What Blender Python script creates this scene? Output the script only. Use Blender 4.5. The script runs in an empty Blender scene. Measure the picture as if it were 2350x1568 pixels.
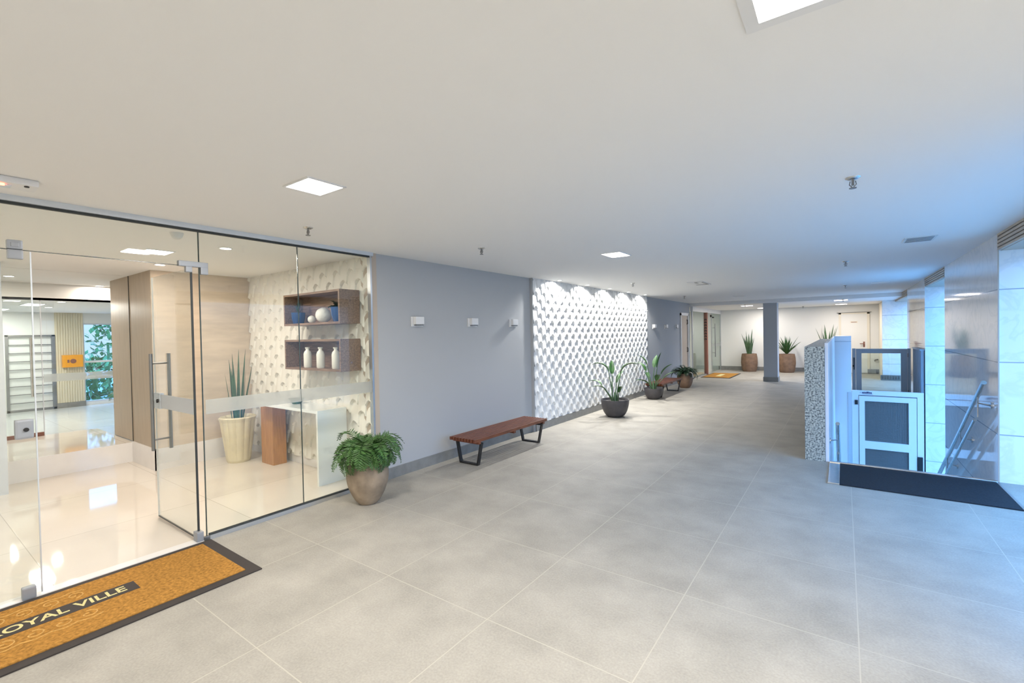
import bpy, bmesh, math, random
from mathutils import Vector, Matrix
random.seed(7)
S = bpy.context.scene
COL = S.collection
PI = math.pi

# ------------------------------------------------------------------ node helpers
def new_mat(name):
    m = bpy.data.materials.new(name); m.use_nodes = True
    nt = m.node_tree
    for n in list(nt.nodes): nt.nodes.remove(n)
    out = nt.nodes.new('ShaderNodeOutputMaterial')
    return m, nt, out

def N(nt, typ, **kw):
    n = nt.nodes.new(typ)
    for k, v in kw.items():
        if k.startswith('i_'):
            key = k[2:].replace('_', ' ')
            n.inputs[int(key) if key.isdigit() else key].default_value = v
        else: setattr(n, k, v)
    return n

def L(nt, a, b): nt.links.new(a, b)

def math_n(nt, op, a, b=None, c=None, clamp=False):
    n = nt.nodes.new('ShaderNodeMath'); n.operation = op; n.use_clamp = clamp
    for i, v in enumerate((a, b, c)):
        if v is None: continue
        if hasattr(v, 'is_output') or hasattr(v, 'links'): nt.links.new(v, n.inputs[i])
        else: n.inputs[i].default_value = v
    return n.outputs[0]

def mixc(nt, fac, a, b):
    n = nt.nodes.new('ShaderNodeMix'); n.data_type = 'RGBA'
    for sock, v in ((n.inputs[0], fac), (n.inputs[6], a), (n.inputs[7], b)):
        if hasattr(v, 'links'): nt.links.new(v, sock)
        elif isinstance(v, (int, float)): sock.default_value = v
        else: sock.default_value = (*v, 1) if len(v) == 3 else v
    return n.outputs[2]

def principled(name, col, rough=.5, metal=0., spec=.5, noise=0., nscale=8., bump=0., bscale=60., coat=0., emis=None, estr=0.,
               stretch=(1, 1, 1), dist=.002):
    m, nt, out = new_mat(name)
    p = N(nt, 'ShaderNodeBsdfPrincipled')
    p.inputs['Base Color'].default_value = (*col, 1)
    p.inputs['Roughness'].default_value = rough
    p.inputs['Metallic'].default_value = metal
    p.inputs['Specular IOR Level'].default_value = spec
    p.inputs['Coat Weight'].default_value = coat
    tc = N(nt, 'ShaderNodeTexCoord'); mp = N(nt, 'ShaderNodeMapping'); mp.inputs['Scale'].default_value = stretch
    L(nt, tc.outputs['Object'], mp.inputs[0])
    if noise:
        t = N(nt, 'ShaderNodeTexNoise'); t.inputs['Scale'].default_value = nscale; t.inputs['Detail'].default_value = 6
        L(nt, mp.outputs[0], t.inputs['Vector'])
        a = tuple(max(0, c * (1 - noise)) for c in col); b = tuple(min(1, c * (1 + noise)) for c in col)
        r = N(nt, 'ShaderNodeMapRange'); r.inputs[1].default_value = .3; r.inputs[2].default_value = .7
        L(nt, t.outputs[0], r.inputs[0])
        L(nt, mixc(nt, r.outputs[0], a, b), p.inputs['Base Color'])
    if bump:
        t2 = N(nt, 'ShaderNodeTexNoise'); t2.inputs['Scale'].default_value = bscale; t2.inputs['Detail'].default_value = 4
        L(nt, mp.outputs[0], t2.inputs['Vector'])
        b = N(nt, 'ShaderNodeBump'); b.inputs['Strength'].default_value = bump; b.inputs['Distance'].default_value = dist
        L(nt, t2.outputs[0], b.inputs['Height']); L(nt, b.outputs[0], p.inputs['Normal'])
    if emis:
        p.inputs['Emission Color'].default_value = (*emis, 1); p.inputs['Emission Strength'].default_value = estr
    L(nt, p.outputs[0], out.inputs[0])
    m.diffuse_color = (*col, 1)
    return m

def grid_tile(name, col, grout, px, py, ox, oy, gw, rough, var=.06, nscale=3., axes=('X', 'Y'), bump=.15, grain=.1, spec=.5, tvar=.03):
    """Square tiles with grout lines laid out in object space."""
    m, nt, out = new_mat(name)
    p = N(nt, 'ShaderNodeBsdfPrincipled'); p.inputs['Roughness'].default_value = rough; p.inputs['Specular IOR Level'].default_value = spec
    tc = N(nt, 'ShaderNodeTexCoord'); sp = N(nt, 'ShaderNodeSeparateXYZ'); L(nt, tc.outputs['Object'], sp.inputs[0])
    fs, cells = [], []
    for ax, pit, off in ((axes[0], px, ox), (axes[1], py, oy)):
        a = math_n(nt, 'DIVIDE', math_n(nt, 'SUBTRACT', sp.outputs[ax], off), pit)
        cells.append(math_n(nt, 'FLOOR', a))
        fr = math_n(nt, 'FRACT', a)
        d = math_n(nt, 'MULTIPLY', math_n(nt, 'MINIMUM', fr, math_n(nt, 'SUBTRACT', 1., fr)), pit)
        fs.append(d)
    d = math_n(nt, 'MINIMUM', fs[0], fs[1])
    line = math_n(nt, 'LESS_THAN', d, gw / 2)
    cv = N(nt, 'ShaderNodeCombineXYZ'); L(nt, cells[0], cv.inputs[0]); L(nt, cells[1], cv.inputs[1])
    wn = N(nt, 'ShaderNodeTexWhiteNoise'); wn.noise_dimensions = '3D'; L(nt, cv.outputs[0], wn.inputs[0])
    t = N(nt, 'ShaderNodeTexNoise'); t.inputs['Scale'].default_value = nscale; t.inputs['Detail'].default_value = 8; t.inputs['Roughness'].default_value = .6
    L(nt, tc.outputs['Object'], t.inputs['Vector'])
    g = N(nt, 'ShaderNodeTexNoise'); g.inputs['Scale'].default_value = 90; g.inputs['Detail'].default_value = 3
    L(nt, tc.outputs['Object'], g.inputs['Vector'])
    k = math_n(nt, 'ADD', 1 - var - grain - tvar, math_n(nt, 'ADD', math_n(nt, 'MULTIPLY', t.outputs[0], 2 * var),
               math_n(nt, 'ADD', math_n(nt, 'MULTIPLY', g.outputs[0], 2 * grain), math_n(nt, 'MULTIPLY', wn.outputs[0], 2 * tvar))))
    vm = N(nt, 'ShaderNodeVectorMath'); vm.operation = 'SCALE'; vm.inputs[0].default_value = col; L(nt, k, vm.inputs['Scale'])
    L(nt, mixc(nt, line, vm.outputs[0], grout), p.inputs['Base Color'])
    b = N(nt, 'ShaderNodeBump'); b.inputs['Strength'].default_value = bump; b.inputs['Distance'].default_value = .002
    L(nt, math_n(nt, 'SUBTRACT', g.outputs[0], math_n(nt, 'MULTIPLY', line, 1.5)), b.inputs['Height'])
    L(nt, b.outputs[0], p.inputs['Normal'])
    L(nt, p.outputs[0], out.inputs[0])
    return m

def marble(name, base, vein, scale=1.6, rough=.06, joint=None):
    m, nt, out = new_mat(name)
    p = N(nt, 'ShaderNodeBsdfPrincipled'); p.inputs['Roughness'].default_value = rough; p.inputs['Specular IOR Level'].default_value = .8
    tc = N(nt, 'ShaderNodeTexCoord')
    t = N(nt, 'ShaderNodeTexNoise'); t.inputs['Scale'].default_value = scale; t.inputs['Detail'].default_value = 9; t.inputs['Distortion'].default_value = 1.6
    L(nt, tc.outputs['Object'], t.inputs['Vector'])
    r = N(nt, 'ShaderNodeValToRGB')
    r.color_ramp.elements[0].position = .44; r.color_ramp.elements[0].color = (*base, 1)
    e = r.color_ramp.elements.new(.5); e.color = (*vein, 1)
    r.color_ramp.elements[-1].position = .56; r.color_ramp.elements[-1].color = (*base, 1)
    L(nt, t.outputs[0], r.inputs[0])
    c = r.outputs[0]
    if joint:
        sp = N(nt, 'ShaderNodeSeparateXYZ'); L(nt, tc.outputs['Object'], sp.inputs[0])
        a = math_n(nt, 'FRACT', math_n(nt, 'DIVIDE', math_n(nt, 'SUBTRACT', sp.outputs['Z'], joint[0]), joint[1]))
        ln = math_n(nt, 'LESS_THAN', math_n(nt, 'ABSOLUTE', math_n(nt, 'SUBTRACT', a, .5)), .005 / joint[1])
        c = mixc(nt, ln, c, joint[2])
    L(nt, c, p.inputs['Base Color']); L(nt, p.outputs[0], out.inputs[0])
    return m

def wood(name, c1, c2, scale=14., stretch=(1, 12, 1), rough=.4):
    m, nt, out = new_mat(name)
    p = N(nt, 'ShaderNodeBsdfPrincipled'); p.inputs['Roughness'].default_value = rough
    tc = N(nt, 'ShaderNodeTexCoord'); mp = N(nt, 'ShaderNodeMapping'); mp.inputs['Scale'].default_value = stretch
    L(nt, tc.outputs['Object'], mp.inputs[0])
    t = N(nt, 'ShaderNodeTexNoise'); t.inputs['Scale'].default_value = scale; t.inputs['Detail'].default_value = 6; t.inputs['Distortion'].default_value = .6
    L(nt, mp.outputs[0], t.inputs['Vector'])
    r = N(nt, 'ShaderNodeMapRange'); r.inputs[1].default_value = .35; r.inputs[2].default_value = .65
    L(nt, t.outputs[0], r.inputs[0])
    L(nt, mixc(nt, r.outputs[0], c1, c2), p.inputs['Base Color'])
    L(nt, p.outputs[0], out.inputs[0])
    return m

def glass(name, tint=(.97, .99, .98), f0=.04, frost=0.):
    m, nt, out = new_mat(name)
    tr = N(nt, 'ShaderNodeBsdfTransparent'); tr.inputs[0].default_value = (*tint, 1)
    gl = N(nt, 'ShaderNodeBsdfGlossy'); gl.inputs['Roughness'].default_value = .0
    lw = N(nt, 'ShaderNodeLayerWeight'); lw.inputs[0].default_value = .5
    f = math_n(nt, 'ADD', f0, math_n(nt, 'MULTIPLY', math_n(nt, 'POWER', lw.outputs['Facing'], 5.), 1 - f0))
    mx = N(nt, 'ShaderNodeMixShader'); L(nt, f, mx.inputs[0]); L(nt, tr.outputs[0], mx.inputs[1]); L(nt, gl.outputs[0], mx.inputs[2])
    last = mx
    if frost:
        df = N(nt, 'ShaderNodeBsdfDiffuse'); df.inputs[0].default_value = (.62, .63, .62, 1)
        tl = N(nt, 'ShaderNodeBsdfTranslucent'); tl.inputs[0].default_value = (.62, .63, .62, 1)
        m2 = N(nt, 'ShaderNodeMixShader'); m2.inputs[0].default_value = .5; L(nt, df.outputs[0], m2.inputs[1]); L(nt, tl.outputs[0], m2.inputs[2])
        m3 = N(nt, 'ShaderNodeMixShader'); m3.inputs[0].default_value = frost; L(nt, mx.outputs[0], m3.inputs[1]); L(nt, m2.outputs[0], m3.inputs[2])
        last = m3
    L(nt, last.outputs[0], out.inputs[0])
    return m

def emit(name, col, s):
    m, nt, out = new_mat(name)
    e = N(nt, 'ShaderNodeEmission'); e.inputs[0].default_value = (*col, 1); e.inputs[1].default_value = s
    L(nt, e.outputs[0], out.inputs[0]); return m

# ------------------------------------------------------------------ mesh helpers
class MB:
    def __init__(s): s.bm = bmesh.new()
    def box(s, x0, x1, y0, y1, z0, z1, bev=0.):
        b = bmesh.new()
        r = bmesh.ops.create_cube(b, size=1)
        for v in b.verts:
            v.co = Vector(((x0 + x1) / 2 + v.co.x * (x1 - x0), (y0 + y1) / 2 + v.co.y * (y1 - y0), (z0 + z1) / 2 + v.co.z * (z1 - z0)))
        if bev: bmesh.ops.bevel(b, geom=b.edges[:], offset=bev, segments=2, affect='EDGES', profile=.7)
        s._add(b); return s
    def _add(s, b):
        me = bpy.data.meshes.new('tmp'); b.to_mesh(me); b.free(); s.bm.from_mesh(me); bpy.data.meshes.remove(me)
    def tube(s, pts, rad, seg=10, cap=True):
        pts = [Vector(p) for p in pts]; n = len(pts)
        rr = rad if isinstance(rad, (list, tuple)) else [rad] * n
        rings = []; up = None
        for i, p in enumerate(pts):
            d = (pts[min(i + 1, n - 1)] - pts[max(i - 1, 0)]).normalized()
            if up is None:
                up = Vector((0, 0, 1)) if abs(d.z) < .9 else Vector((1, 0, 0))
            a = d.cross(up).normalized(); b2 = a.cross(d).normalized(); up = b2
            rings.append([s.bm.verts.new(p + (a * math.cos(t) + b2 * math.sin(t)) * rr[i]) for t in [2 * PI * k / seg for k in range(seg)]])
        for i in range(n - 1):
            for k in range(seg):
                s.bm.faces.new((rings[i][k], rings[i][(k + 1) % seg], rings[i + 1][(k + 1) % seg], rings[i + 1][k]))
        if cap:
            s.bm.faces.new(rings[0][::-1]); s.bm.faces.new(rings[-1])
        return s
    def lathe(s, prof, c=(0, 0, 0), seg=32, rfun=None):
        c = Vector(c); rings = []
        for (r, z) in prof:
            ring = []
            for k in range(seg):
                a = 2 * PI * k / seg
                q = r * (rfun(a, z) if rfun else 1)
                ring.append(s.bm.verts.new(c + Vector((q * math.cos(a), q * math.sin(a), z))))
            rings.append(ring)
        for i in range(len(rings) - 1):
            for k in range(seg):
                s.bm.faces.new((rings[i][k], rings[i][(k + 1) % seg], rings[i + 1][(k + 1) % seg], rings[i + 1][k]))
        if prof[0][0] > 1e-4: s.bm.faces.new(rings[0][::-1])
        if prof[-1][0] > 1e-4: s.bm.faces.new(rings[-1])
        bmesh.ops.remove_doubles(s.bm, verts=[v for r in (rings[0], rings[-1]) for v in r], dist=1e-6)
        return s
    def prism(s, poly, z0, z1, fn=lambda x, y, z: (x, y, z)):
        a = [s.bm.verts.new(fn(x, y, z0)) for x, y in poly]; b = [s.bm.verts.new(fn(x, y, z1)) for x, y in poly]
        n = len(poly)
        s.bm.faces.new(a[::-1]); s.bm.faces.new(b)
        for i in range(n): s.bm.faces.new((a[i], a[(i + 1) % n], b[(i + 1) % n], b[i]))
        return s
    def quad(s, *p):
        s.bm.faces.new([s.bm.verts.new(q) for q in p]); return s
    def build(s, name, mat, parent=None, smooth=False, loc=None, kind=None):
        bmesh.ops.recalc_face_normals(s.bm, faces=s.bm.faces[:])
        me = bpy.data.meshes.new(name); s.bm.to_mesh(me); s.bm.free()
        me.materials.append(mat)
        if smooth:
            for f in me.polygons: f.use_smooth = True
            try: me.set_sharp_from_angle(angle=math.radians(45))
            except Exception: pass
        o = bpy.data.objects.new(name, me); COL.objects.link(o)
        if parent: o.parent = parent
        if loc: o.location = loc
        if kind: o['kind'] = kind
        return o

def thing(name, label, cat, loc=(0, 0, 0), rz=0., group=None):
    o = bpy.data.objects.new(name, None); COL.objects.link(o); o.empty_display_size = .1
    o.location = loc; o.rotation_euler = (0, 0, rz)
    tag(o, label, cat, group); return o
def tag(o, label, cat, group=None):
    o['label'] = label; o['category'] = cat
    if group: o['group'] = group
    return o
def copy_tree(o, parent=None):
    c = o.copy(); COL.objects.link(c)
    if parent: c.parent = parent
    for ch in list(o.children): copy_tree(ch, c)
    return c
def place(o, loc, label=None, rz=None, scale=None):
    o.location = loc
    if rz is not None: o.rotation_euler = (0, 0, rz)
    if scale: o.scale = scale if hasattr(scale, '__len__') else (scale,) * 3
    if label: o['label'] = label
    return o
def struct(name, mb, mat, parent=None, smooth=False):
    return mb.build(name, mat, parent, smooth, kind=None if parent else 'structure')
def sgroup(name, loc=(0, 0, 0)):
    o = bpy.data.objects.new(name, None); COL.objects.link(o); o.location = loc; o['kind'] = 'structure'; return o
def text_mesh(name, s, size, mat, parent, mtx, extrude=.001, sx=1., bold=0.):
    cu = bpy.data.curves.new(name + '_t', 'FONT'); cu.body = s; cu.size = size; cu.extrude = extrude; cu.align_x = 'CENTER'; cu.align_y = 'CENTER'
    cu.offset = bold
    t = bpy.data.objects.new('tmp_text', cu); COL.objects.link(t)
    bpy.context.view_layer.update()
    me = bpy.data.meshes.new_from_object(t.evaluated_get(bpy.context.evaluated_depsgraph_get()))
    bpy.data.objects.remove(t); bpy.data.curves.remove(cu)
    me.transform(mtx @ Matrix.Diagonal((sx, 1, 1, 1)))
    me.materials.clear(); me.materials.append(mat); me.name = name
    o = bpy.data.objects.new(name, me); COL.objects.link(o); o.parent = parent
    return o

# ------------------------------------------------------------------ materials
M = {}
M['floor'] = grid_tile('grey_porcelain_tile', (.335, .315, .275), (.43, .40, .34), .793, .804, -2.33, 1.055, .0055, .56, var=.34, grain=.22, spec=.32)
M['floor_in'] = grid_tile('cream_polished_tile', (.74, .68, .60), (.50, .45, .38), 1.2, 1.2, -7.28, .62, .005, .045, var=.04, grain=.01, bump=.02, spec=.6)
M['floor_far'] = grid_tile('pale_polished_tile', (.60, .62, .60), (.45, .45, .42), .8, .8, 0, .05, .006, .2, var=.04, grain=.02)
M['ceil'] = principled('white_ceiling_paint', (.88, .875, .86), .85, spec=.2, bump=.05, bscale=120)
M['wall_blue'] = principled('blue_grey_wall_paint', (.46, .475, .49), .8, spec=.25, bump=.05, bscale=150)
M['wall_white'] = principled('white_wall_paint', (.80, .80, .77), .8, spec=.25, bump=.04)
M['cream'] = principled('cream_paint', (.78, .73, .62), .7)
M['base'] = principled('grey_tile_skirting', (.24, .24, .23), .45, noise=.12, nscale=12)
M['relief'] = principled('white_relief_plaster', (.86, .86, .85), .55, spec=.3)
M['relief_in'] = principled('cream_relief_plaster', (.84, .81, .74), .5, spec=.3)
M['alu'] = principled('brushed_aluminium', (.60, .63, .66), .3, metal=.9)
M['alu_pale'] = principled('satin_aluminium', (.66, .70, .74), .45, metal=.5)
M['steel'] = principled('stainless_steel', (.66, .66, .65), .22, metal=1., noise=.08, nscale=30)
M['steel_dark'] = principled('dark_steel', (.25, .25, .25), .35, metal=.8)
M['black'] = principled('black_powder_coat', (.015, .015, .016), .45)
M['gasket'] = principled('dark_gasket', (.03, .035, .035), .5)
M['edge'] = principled('dark_glass_edge', (.05, .07, .065), .2)
M['glass'] = glass('clear_glass')
M['frost'] = glass('frosted_glass_stripe', frost=.5)
M['frost_white'] = glass('opal_glass', frost=.93)
M['glass_grey'] = glass('pale_grey_glass', tint=(.86, .92, .9), f0=.06)
M['marble'] = marble('white_veined_marble', (.84, .835, .82), (.76, .765, .77), 2.6, .05, joint=(.11, .69, (.35, .38, .42)))
M['marble_in'] = principled('polished_white_marble', (.82, .80, .78), .06, noise=.04, nscale=4, spec=.7)
M['beige_panel'] = principled('polished_beige_panel', (.66, .55, .43), .10, noise=.10, nscale=3, spec=.7, stretch=(1, 1, 5))
M['taupe'] = wood('taupe_wood_veneer', (.40, .315, .215), (.46, .365, .255), 9., (3, 3, .25), .35)
M['walnut'] = wood('grey_walnut_laminate', (.17, .105, .07), (.29, .19, .13), 10., (.6, 6, 6), .4)
M['cherry'] = wood('reddish_cherry_wood', (.40, .185, .06), (.50, .25, .09), 10., (5, 5, .5), .3)
M['bench'] = wood('reddish_brown_bench_wood', (.12, .036, .017), (.20, .065, .03), 8., (8, .7, 2), .35)
M['coir'] = principled('orange_brown_coir', (.37, .185, .043), .95, noise=.35, nscale=60, bump=.6, bscale=260, spec=.1)
M['mat_edge'] = principled('dark_brown_rubber', (.035, .028, .025), .8, bump=.2)
M['mat_text'] = principled('pale_gold_fibre', (.62, .55, .26), .95, noise=.2, nscale=80)
M['mat_scroll'] = principled('faded_gold_fibre', (.54, .31, .085), .95, noise=.2, nscale=80)
M['pot_stone'] = principled('weathered_taupe_clay', (.30, .235, .17), .7, noise=.28, nscale=9, bump=.25, bscale=40)
M['pot_brown'] = principled('brown_ribbed_clay', (.22, .135, .085), .65, noise=.2, nscale=10, bump=.2, bscale=40)
M['pot_dark'] = principled('charcoal_ceramic', (.07, .065, .07), .5, noise=.15, nscale=12)
M['pot_cream'] = principled('cream_glazed_ceramic', (.70, .62, .42), .3, noise=.06, nscale=8)
M['soil'] = principled('dark_soil', (.025, .018, .012), .95, bump=.6, bscale=50)
M['leaf'] = principled('mid_green_leaf', (.035, .105, .028), .45, noise=.35, nscale=14)
M['leaf_dark'] = principled('dark_green_leaf', (.02, .055, .025), .45, noise=.3, nscale=14)
M['leaf_fern'] = principled('fern_green_leaf', (.045, .12, .025), .5, noise=.45, nscale=18)
M['leaf_grey'] = principled('grey_green_leaf', (.06, .12, .055), .5, noise=.35, nscale=10)
M['blue_pot'] = principled('cobalt_blue_glaze', (.005, .045, .17), .15, spec=.7)
M['white_cer'] = principled('white_ceramic', (.80, .79, .73), .35)
M['white_plastic'] = principled('white_plastic', (.80, .80, .80), .4)
M['white_lac'] = principled('white_lacquer', (.82, .84, .81), .12, spec=.6)
M['lift_white'] = principled('white_powder_coated_steel', (.84, .81, .82), .35)
M['lift_blue'] = principled('blue_grey_powder_coated_steel', (.33, .40, .47), .35)
M['mesh_dark'] = principled('grey_mesh_infill', (.22, .225, .225), .6)
M['granite_dark'] = principled('black_granite_slab', (.02, .024, .03), .75, noise=.25, nscale=70, spec=.15)
M['fascia'] = principled('ribbed_beige_fascia', (.52, .44, .36), .6)
M['orange'] = principled('orange_enamel', (.85, .36, .02), .4)
M['ribbed'] = principled('cream_ribbed_cladding', (.72, .66, .50), .6)
M['letter'] = principled('dark_blue_lettering', (.05, .06, .14), .5)
M['brown_post'] = principled('red_brown_post', (.24, .10, .07), .5)
M['lamp_cool'] = emit('lamp_diffuser_neutral', (1., .97, .93), 9.)
M['lamp_pink'] = emit('lamp_diffuser_pinkish', (1., .80, .74), 7.)
M['lamp_warm'] = emit('lamp_diffuser_warm', (1., .93, .82), 14.)
M['lamp_off'] = principled('unlit_opal_diffuser', (.75, .75, .73), .5)
M['led_red'] = emit('red_led', (1., .12, .05), 12.)
M['hedge'] = principled('garden_leaf_green', (.07, .22, .07), .6, noise=.5, nscale=6)
M['ground'] = principled('outdoor_paving', (.32, .34, .33), .8, noise=.15, nscale=2)

def granite():
    m, nt, out = new_mat('speckled_grey_granite')
    p = N(nt, 'ShaderNodeBsdfPrincipled'); p.inputs['Roughness'].default_value = .25
    tc = N(nt, 'ShaderNodeTexCoord')
    v = N(nt, 'ShaderNodeTexNoise'); v.inputs['Scale'].default_value = 55; v.inputs['Detail'].default_value = 5; L(nt, tc.outputs['Object'], v.inputs['Vector'])
    r = N(nt, 'ShaderNodeValToRGB'); r.color_ramp.elements[0].position = .38; r.color_ramp.elements[0].color = (.10, .11, .11, 1)
    r.color_ramp.elements[1].position = .62; r.color_ramp.elements[1].color = (.55, .56, .50, 1)
    e = r.color_ramp.elements.new(.47); e.color = (.30, .32, .30, 1)
    L(nt, v.outputs[0], r.inputs[0]); L(nt, r.outputs[0], p.inputs['Base Color']); L(nt, p.outputs[0], out.inputs[0])
    return m
M['granite'] = granite()
M['patch'] = principled('satin_grey_patch_metal', (.36, .38, .41), .5, metal=.4)

# ------------------------------------------------------------------ dimensions
ZC = 2.36           # hall ceiling
XL = -3.90          # left wall
XR = 1.19           # right wall
Y0, Y1 = -3.2, 19.0
ZL = 2.33           # lobby ceiling
ZB = -1.75          # lower landing
SO = 14.9           # start of the lowered ceiling at the back
ZS = 2.26

# ------------------------------------------------------------------ floors
b = MB()
def fl(x0, x1, y0, y1, z=0., t=.15): b.box(x0, x1, y0, y1, z - t, z)
fl(XL, -.17, Y0, Y1); fl(-.17, 3.0, Y0, 6.24); fl(-.17, XR + .6, 12.42, Y1)
struct('floor', b, M['floor'])
b = MB(); b.box(-7.28, XL, -1.8, 3.0, -.15, 0.); struct('floor_lobby', b, M['floor_in'])
b = MB(); b.box(-8.93, -7.28, -1.8, 1.9, -.1, .24); struct('floor_platform', b, M['floor_in'])
b = MB(); b.box(-8.93, -8.0, 1.9, 3.4, -.1, .24); b.box(-12.5, -8.93, -1.8, 3.4, -.1, .24); struct('floor_passage', b, M['floor_far'])
b = MB(); b.box(-.17, 14., 3., 26., ZB - .1, ZB); b.box(3.0, 14., -12., 3., ZB - .1, ZB); struct('ground', b, M['ground'])
b = MB(); b.box(-7., XL - .0, 14.9, Y1, -.15, 0.); struct('floor_shop', b, M['floor_in'])

# ------------------------------------------------------------------ ceilings
b = MB(); b.box(XL, XR, Y0, SO, ZC, ZC + .15); struct('ceiling', b, M['ceil'])
b = MB(); b.box(XL - .02, XR, SO, Y1, ZS, ZC + .15); struct('ceiling_back', b, M['ceil'])
b = MB(); b.box(-7.27, XL - .03, -1.8, 3.0, ZL, ZC + .15)
b.box(-8.93, -7.29, -1.8, 3.4, ZL, ZC + .15); b.box(-7.29, -7.27, -1.8, 3.0, ZL + .02, ZC + .15)
struct('ceiling_lobby', b, M['ceil'])
b = MB(); b.box(-12.5, -8.93, -1.8, 3.4, 2.1, ZC + .15); struct('ceiling_passage', b, M['ceil'])
b = MB(); b.box(-7., XL, 14.9, Y1, 2.26, ZC + .1); struct('ceiling_shop', b, M['ceil'])

# ------------------------------------------------------------------ left wall (hall)
b = MB(); b.box(-4.05, XL, 3.0, 13.90, 0, ZC); b.box(-4.05, XL, 14.72, 14.93, 0, ZC); b.box(-4.05, XL, 13.9, 14.72, 2.0, ZC)
struct('wall_left', b, M['wall_blue'])
b = MB(); b.box(-4.06, XL + .004, 2.975, 3.045, 0, ZC); struct('trim_1', b, M['fascia'])
b = MB(); b.box(XL, XL + .014, 3.045, 5.90, 0, .115); b.box(XL, XL + .06, 5.93, 10.93, 0, .115); b.box(XL, XL + .014, 10.96, 13.86, 0, .115)
struct('baseboard_left', b, M['base'])

# relief wall: scale pattern, real geometry
def relief(name, mat, w, h, fn, pu=.19, pv=.23, D=.032, du=.0125):
    nu, nv = int(w / du), int(h / du)
    bm = bmesh.new(); rows = []
    for j in range(nv + 1):
        row = []
        for i in range(nu + 1):
            u = i * w / nu; v = j * h / nv
            k = math.floor(u / pu); lu = (u / pu - k) - .5
            down = (h - v) / pv + (k % 2) * .5
            arch = .95 * lu * lu                       # edge drops half a period towards the sides
            ph = (down - arch) % 1.0
            # slope outwards down the scale, sharp drop under the next arch
            hgt = D * (ph ** .85) if ph < .93 else D * (1 - (ph - .93) / .07)
            hgt *= (1 - .12 * abs(lu) * 2)
            row.append(bm.verts.new(fn(u, v, hgt)))
        rows.append(row)
    for j in range(nv):
        for i in range(nu): bm.faces.new((rows[j][i], rows[j][i + 1], rows[j + 1][i + 1], rows[j + 1][i]))
    # closed edges back to the wall
    for seq in (rows[0], rows[-1], [r[0] for r in rows], [r[-1] for r in rows]):
        back = []
        for v in seq:
            back.append(None)
    m = MB(); m.bm.free(); m.bm = bm
    return m
m_ = relief('wall_relief', M['relief'], 5.03, ZC - .115, lambda u, v, h: (XL + .03 + h, 5.92 + u, .115 + v), pu=.12, pv=.22, D=.038, du=.0095)
m_.box(XL, XL + .031, 5.92, 10.95, .115, ZC)
struct('wall_relief', m_, M['relief'])
b = MB(); b.box(XL, XL + .05, 5.90, 5.92, 0, ZC); b.box(XL, XL + .05, 10.95, 10.97, 0, ZC); struct('trim_2', b, M['wall_blue'])

# ------------------------------------------------------------------ back wall zone
b = MB(); b.box(-4.4, 1.2, Y1, Y1 + .15, 0, ZC); struct('wall_back', b, M['wall_white'])
b = MB(); b.box(XL, -.06 - .06, Y1 - .015, Y1, 0, .14); b.box(.70, .93, Y1 - .015, Y1, 0, .14); struct('baseboard_back', b, M['base'])
b = MB(); b.box(.93, 1.05, 16.84, Y1, 0, ZC); struct('wall_right_return', b, M['cream'])
b = MB(); b.box(.90, 3.2, 16.8, 16.95, ZB, ZC); struct('wall_right_far', b, M['marble'])
# square column
b = MB(); b.box(-1.88, -1.53, 15.05, 15.45, 0, ZS); struct('column', b, M['wall_blue'])
b = MB(); b.box(-1.895, -1.515, 15.035, 15.465, 0, .13); struct('baseboard_column', b, M['base'])

# right piers (polished marble) and ribbed fascia over the openings
b = MB(); b.box(XR, XR + .5, 6.24, 9.064, ZB, ZC + .1); struct('wall_right', b, M['marble'])
b = MB(); b.box(XR, XR + .5, 11.05, 13.88, ZB, ZC + .1); struct('wall_right_pier', b, M['marble'])
b = MB(); b.box(XR - .002, XR + .008, 6.232, 6.24, 0, ZC); struct('trim_3', b, M['fascia'])
def fascia(name, y0, y1):
    b = MB(); b.box(XR + .02, XR + .4, y0, y1, 2.2, ZC + .12)
    n = 5
    for k in range(n):
        z = 2.2 + k * .034; b.box(XR - .004, XR + .03, y0, y1, z + .004, z + .028, .003)
    return struct(name, b, M['fascia'])
fascia('trim_4', Y0, 6.24); fascia('trim_5', 9.064, 11.05); fascia('trim_6', 13.88, 16.8)

# behind the camera and lobby shell
b = MB(); b.box(-9., 3.1, Y0 - .15, Y0, 0, ZC + .1); struct('wall_front', b, M['wall_white'])
b = MB(); b.box(XL - .1, XL, Y0, -1.8, 0, ZC); struct('wall_left_near', b, M['wall_blue'])

b = MB(); b.box(XR, XR + .25, Y0, 2.9, 0, ZC); struct('wall_right_near', b, M['wall_white'])
# stairwell
b = MB(); b.box(-.36, -.175, 6.22, 12.3, ZB, -.0); struct('wall_well_left', b, M['marble'])
b = MB(); b.box(-.17, XR, 12.30, 12.42, ZB, 0.); struct('wall_well_far', b, M['wall_white'])
b = MB(); b.box(-.17, XR, 6.18, 6.24, ZB, -.15); struct('wall_well_near', b, M['wall_white'])

# stairs
b = MB(); n = 10; r_ = -ZB / n; t_ = .285
poly = [(6.25, 0 - r_)]
y = 6.25; z = -r_
for k in range(n - 1):
    poly.append((y + t_, z)); z -= r_; poly.append((y + t_, z)); y += t_
poly.append((6.25, ZB))
pts = [(6.25, -r_)]; y = 6.25; z = -r_
for k in range(n - 1):
    y += t_; pts.append((y, z)); z -= r_
    pts.append((y, z))
pts.append((6.25, ZB))
b.prism(pts, -.168, XR - .005, lambda a, c, w: (w, a, c))
o = struct('stair_flight_floor', b, M['floor_far'])

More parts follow.
